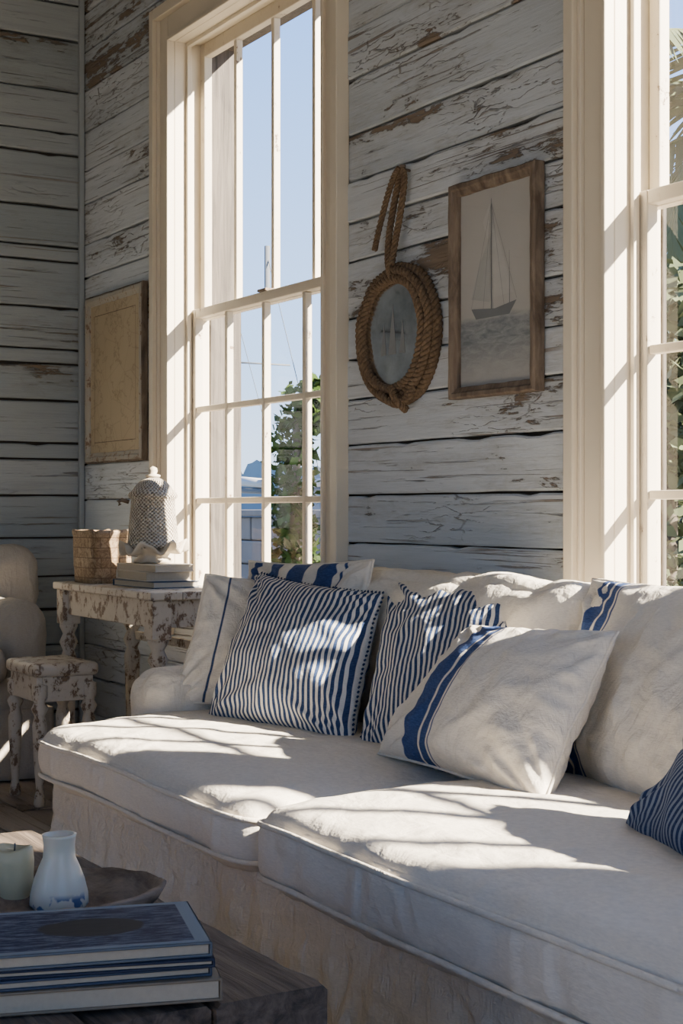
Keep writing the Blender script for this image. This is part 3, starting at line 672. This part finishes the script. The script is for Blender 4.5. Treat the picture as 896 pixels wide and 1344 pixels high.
# dough bowl
M_bowl=wood_mat("bowl_wood",(.11,.075,.05),(.40,.30,.21),(12,12,40),.7,.003)
bcn=V((-1.99,-1.60,.405)); rt=V((.5105,.86,0)); fw=V((-.86,.5105,0))
G2=group("wooden_dough_bowl",bcn+V((0,0,.03))); vs=[];fs=[];n=72
rows=[(0,0),(.55,0),(.80,.014),(.95,.035),(1.0,.050),(.965,.053),(.93,.047),(.84,.032),(.68,.018),(.4,.0095),(0,.009)]
for i in range(n):
    a=2*math.pi*i/n
    for s,z in rows:
        w=1+.05*noise.noise(V((math.cos(a)*1.5,math.sin(a)*1.5,s)))
        sx_=math.cos(a)*.178*s*w; sy_=math.sin(a)*.125*s*w
        zz=z+(.008*abs(math.cos(a))**3+.004*noise.noise(V((math.cos(a)*4,math.sin(a)*4,2))) if s>.9 else 0)
        vs.append(bcn+rt*sx_+fw*sy_+V((0,0,zz)))
k=len(rows)
for i in range(n):
    j=(i+1)%n
    for q in range(k-1): fs.append((i*k+q,j*k+q,j*k+q+1,i*k+q+1))
mk("bowl_body",vs,fs,M_bowl,G2,smooth=True)
M_cer,nt,b=mat("white_ceramic"); o=tc(nt); sx3=nt.nodes.new('ShaderNodeSeparateXYZ'); si(nt,sx3.inputs[0],o)
msk=mt(nt,'MULTIPLY',mr(nt,sx3.outputs[2],.434,.442,1,0),mr(nt,nz(nt,o,38,3),.52,.56))
si(nt,b.inputs['Base Color'],mx(nt,msk,(.60,.56,.45),(.07,.12,.24))); b.inputs['Roughness'].default_value=.3; b.inputs['Subsurface Weight'].default_value=.1
vc=(-2.03,-1.553,.4165); g=group("ceramic_bottle_vase",(vc[0],vc[1],.46))
lathe("vase_body",[(0,0),(.036,0),(.041,.006),(.040,.02),(.035,.04),(.028,.058),(.0225,.07),(.0215,.085),(.023,.098),(.024,.102),(.020,.102),(.0185,.09),(.0185,.075),(0,.07)],vc,M_cer,g,seg=40)
M_wax=plain("pale_wax",(.52,.46,.28),.4,var=.15)
vc=(-2.105,-1.592,.4165); g=group("pillar_candle",(vc[0],vc[1],.45))
lathe("candle_body",[(0,0),(.026,0),(.029,.004),(.027,.03),(.028,.055),(.026,.072),(.022,.075),(.018,.069),(0,.067)],vc,M_wax,g,seg=32,fn=lambda a,r,z:(r*(1+.03*math.sin(a*3)),z+.003*math.sin(a*2)*(z>.06)))
tube("wick",[V((vc[0],vc[1],vc[2]+.066)),V((vc[0]+.002,vc[1],vc[2]+.08))],.0012,M_dark,g,ref=V((1,0,0)))
# ------------------------------------------------------------------ exterior
M_ground=plain("quay_sand",(.24,.22,.185),.9,bscale=3)
boxes("ground_outside",[(-60,40,-40,YF-.15,-.6,-.5),(-60,40,.3,9,-.6,-.5),(XR+.15,40,YF-.15,.3,-.6,-.5)],M_ground,None,0)
M_water,nt,b=mat("harbour_water"); b.inputs['Base Color'].default_value=(.06,.11,.15,1); b.inputs['Roughness'].default_value=.12; bump(nt,b,nz(nt,mp(nt,tc(nt),(.6,1.5,1)),1,5,.6),.1,.6)
mk("harbour_water",[(-400,9,-1.0),(300,9,-1.0),(300,500,-1.0),(-400,500,-1.0)],[(0,1,2,3)],M_water)
M_stone=trim_mat("stone_wall",(.20,.19,.17),(.12,.11,.10),.9)
G=group("garden_wall",(-12,6,0))
boxes("wall_stones",[(-26+i*.62+(.3 if r%2 else 0),-26+i*.62+.6+(.3 if r%2 else 0),6+random.uniform(-.02,.02),6.35,-.5+r*.28,-.5+r*.28+.27) for i in range(46) for r in range(5)],M_stone,G,.02)
boxes("coping",[(-26,3,5.93,6.42,.90,.98)],M_stone,G,.02)
def leafmat(n,a,b_):
    m,nt,b=mat(n); si(nt,b.inputs['Base Color'],mx(nt,nz(nt,tc(nt),6,2),a,b_)); b.inputs['Roughness'].default_value=.75; b.inputs['Specular IOR Level'].default_value=.15
    return m
M_leaf=leafmat("leaf_green",(.010,.030,.004),(.050,.085,.012)); M_leaf2=leafmat("leaf_dark",(.006,.014,.005),(.020,.032,.012)); M_palm=leafmat("palm_green",(.05,.07,.035),(.15,.17,.09))
M_bark2=wood_mat("trunk_bark",(.04,.03,.02),(.11,.09,.06),(10,10,20))
def leafy(name,blobs,count,size,m,trunk=None):
    g=group(name,blobs[0][0]); vs=[];fs=[]
    for _ in range(count):
        c,r=random.choice(blobs); d=V((random.gauss(0,1),random.gauss(0,1),random.gauss(0,1))).normalized()*(random.random()**.45)
        p=V(c)+V((d.x*r[0],d.y*r[1],d.z*r[2]))
        a=V((random.uniform(-1,1),random.uniform(-1,1),random.uniform(-.8,.6))).normalized(); b=a.orthogonal().normalized(); b.rotate(Matrix.Rotation(random.uniform(0,6.28),3,a)); s=size*random.uniform(.6,1.3)
        k=len(vs); vs+=[p,p+a*s*.5+b*s*.28,p+a*s,p+a*s*.5-b*s*.28]; fs+=[(k,k+1,k+2),(k,k+2,k+3)]
    mk("foliage",vs,fs,m,g)
    if trunk:
        for i,(a,b,r) in enumerate(trunk):
            a=V(a);b=V(b);P=[a.lerp(b,t/8)+V((noise.noise(V((t*.5,i,0)))*.08,noise.noise(V((t*.5,i,4)))*.08,0))*(t/8) for t in range(9)]
            tube("trunk_%d"%i,P,lambda t,r=r:r*(1-.5*t),M_bark2,g,ref=V((1,0,0)))
leafy("climbing_shrub",[((-9.60,3.0,1.2),(.16,.16,.75)),((-9.6,3.0,.5),(.22,.2,.6)),((-9.42,3.1,1.72),(.16,.13,.20)),((-9.6,3.0,.0),(.3,.3,.5))],3600,.085,M_leaf,[((-9.6,3.0,-.5),(-9.55,3.0,1.8),.05)])
leafy("garden_tree",[((-11.2,5.2,2.6),(.5,.7,.8)),((-11.2,5.2,1.6),(.5,.6,.8)),((-11.2,5.0,.5),(.5,.5,.9)),((-10.9,5.2,2.1),(.5,.5,.8))],7500,.15,M_leaf2,[((-11.2,5.2,-.5),(-11.2,5.2,2.4),.1)])
leafy("garden_hedge",[((-5.6,2.9,.4),(.8,.4,.9)),((-6.2,3.1,1.2),(.7,.4,.8)),((-5.0,2.8,.1),(.7,.4,.6)),((-5.5,2.9,1.6),(.45,.35,.6))],6000,.11,M_palm,[((-5.6,2.9,-.5),(-5.6,2.9,1.5),.06)])
def palm(name,base,h,nf,fl,seed):
    rnd=random.Random(seed); g=group(name,base); base=V(base); top=base+V((.2,0,h))
    P=[base.lerp(top,t/30)+V((.15*math.sin(t/30*2),0,0)) for t in range(31)]
    top=P[-1]
    tube("trunk",P,lambda t:.14*(1-.3*t)+.012*math.sin(t*180),M_bark2,g,seg=14,ref=V((1,0,0)))
    vs=[];fs=[]
    for f in range(nf):
        az=2*math.pi*f/nf+rnd.uniform(-.2,.2); el=rnd.uniform(.1,1.2); d=V((math.cos(az),math.sin(az),0)); L=fl*rnd.uniform(.8,1.1)
        R=[];p=V(top); e=el
        for k in range(26):
            R.append(V(p)); p=p+(d*math.cos(e)+V((0,0,math.sin(e))))*L/26; e-=.085
        tubevf(R,lambda t:.018*(1-.8*t),5,False,V((0,0,1)),vs,fs)
        for k in range(3,26):
            t=(R[min(k+1,25)]-R[k-1]).normalized(); sd=d.cross(V((0,0,1)))
            for s in (-1,1):
                for sub_ in (0,.5):
                    ln=L*.28*math.sin(min(1,(k+sub_)/26*1.05)*math.pi*.95+.15)+.05
                    a=R[k]+t*L/26*sub_; dirn=(sd*s+t*.7+V((0,0,-.45+rnd.uniform(-.2,.1)))).normalized()
                    q=len(vs); w=t*.018
                    vs.extend([a-w,a+w,a+dirn*ln*.6+w*.8+V((0,0,-.02)),a+dirn*ln*.6-w*.8+V((0,0,-.02)),a+dirn*ln+V((0,0,-.12*ln))]); fs.extend([(q,q+1,q+2,q+3),(q+3,q+2,q+4)])
    mk("fronds",vs,fs,M_palm,g)
palm("palm_tree",(-6.6,4.3,-.5),3.6,20,1.9,3)
M_hull=plain("hull_white",(.4,.4,.4),.4)
def boat(name,x,y,h):
    g=group(name,(x,y,-.5)); vs=[];fs=[]; n=16
    for i in range(n+1):
        t=i/n; xx=x+(t-.5)*9; w=1.3*math.sin(math.pi*min(1,t*.9+.1))**.7
        for yy,zz in ((-w,.6+.3*t),(-w*.7,-.6),(0,-1.1),(w*.7,-.6),(w,.6+.3*t)): vs.append(V((xx,y+yy,zz-.5)))
    for i in range(n):
        for s in range(5):
            q=(s+1)%5; fs.append((i*5+s,i*5+q,(i+1)*5+q,(i+1)*5+s))
    mk("hull",vs,fs,M_hull,g,smooth=False)
    tube("mast",[V((x,y,0)),V((x,y,h))],.095,M_dark,g,ref=V((1,0,0)))
    tube("boom",[V((x,y,1.6)),V((x-3.6,y,1.7))],.10,M_dark,g,ref=V((0,1,0)))
    tube("furled_sail",[V((x-.2,y,1.85)),V((x-1.8,y,1.95)),V((x-3.4,y,1.85))],.16,M_hull,g,ref=V((0,1,0)))
    tube("forestay",[V((x,y,h-.3)),V((x+4.3,y,.3))],.014,M_dark,g,ref=V((0,1,0)))
    tube("spreader",[V((x-.1,y-.9,h*.6)),V((x-.1,y+.9,h*.6))],.03,M_dark,g,ref=V((0,0,1)))
boat("sailing_boat",-44,21,9.6); boat("sailing_boat",-40,22.5,8.6); boat("sailing_boat",-52,24,8.4); boat("sailing_boat",-61,36,13); boat("sailing_boat",-47,28,7.5)
vs=[];fs=[];N=300
for i in range(N):
    x=-420+i*2.2; h=9+12*abs(noise.noise(V((i*.09,0,0))))+4*noise.noise(V((i*.4,2,0)))+2*noise.noise(V((i*1.3,2,0)))
    vs+=[V((x,150,-1)),V((x,150,h)),V((x,156,-1))]
for i in range(N-1): fs+=[(i*3,i*3+3,i*3+4,i*3+1),(i*3+1,i*3+4,i*3+5,i*3+2)]
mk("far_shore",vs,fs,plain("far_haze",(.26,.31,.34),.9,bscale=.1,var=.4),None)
# ------------------------------------------------------------------ light
SD=V((1.4,1.0,1.0)).normalized()
ld=bpy.data.lights.new("sun",'SUN'); ld.energy=56; ld.angle=math.radians(.9); ld.color=(1,.88,.72)
lo=bpy.data.objects.new("sun",ld); lo.rotation_euler=SD.to_track_quat('Z','Y').to_euler(); bpy.context.collection.objects.link(lo)
w=bpy.data.worlds.new("sky"); bpy.context.scene.world=w; w.use_nodes=True; nt=w.node_tree; bg=nt.nodes['Background']
s=nt.nodes.new('ShaderNodeSeparateXYZ'); nt.links.new(nt.nodes.new('ShaderNodeTexCoord').outputs['Generated'],s.inputs[0])
rp=nt.nodes.new('ShaderNodeValToRGB'); el=rp.color_ramp.elements; el[0].position=0; el[0].color=(.62,.75,.92,1); el[1].position=1; el[1].color=(.12,.26,.60,1)
e=el.new(.10); e.color=(.40,.61,.95,1); e=el.new(.35); e.color=(.17,.37,.88,1)
nt.links.new(s.outputs[2],rp.inputs[0]); nt.links.new(rp.outputs[0],bg.inputs[0]); bg.inputs[1].default_value=3.0
# ------------------------------------------------------------------ camera
cd=bpy.data.cameras.new("camera"); cd.sensor_fit='VERTICAL'; cd.sensor_height=36; cd.lens=2000/1344*36; cd.clip_end=1000
co=bpy.data.objects.new("camera",cd); co.location=(0,-2.3,.97); bpy.context.collection.objects.link(co)
F=V((-.86,.5105,0)).normalized(); co.rotation_euler=F.to_track_quat('-Z','Y').to_euler(); cd.shift_y=-.0015
bpy.context.scene.camera=co
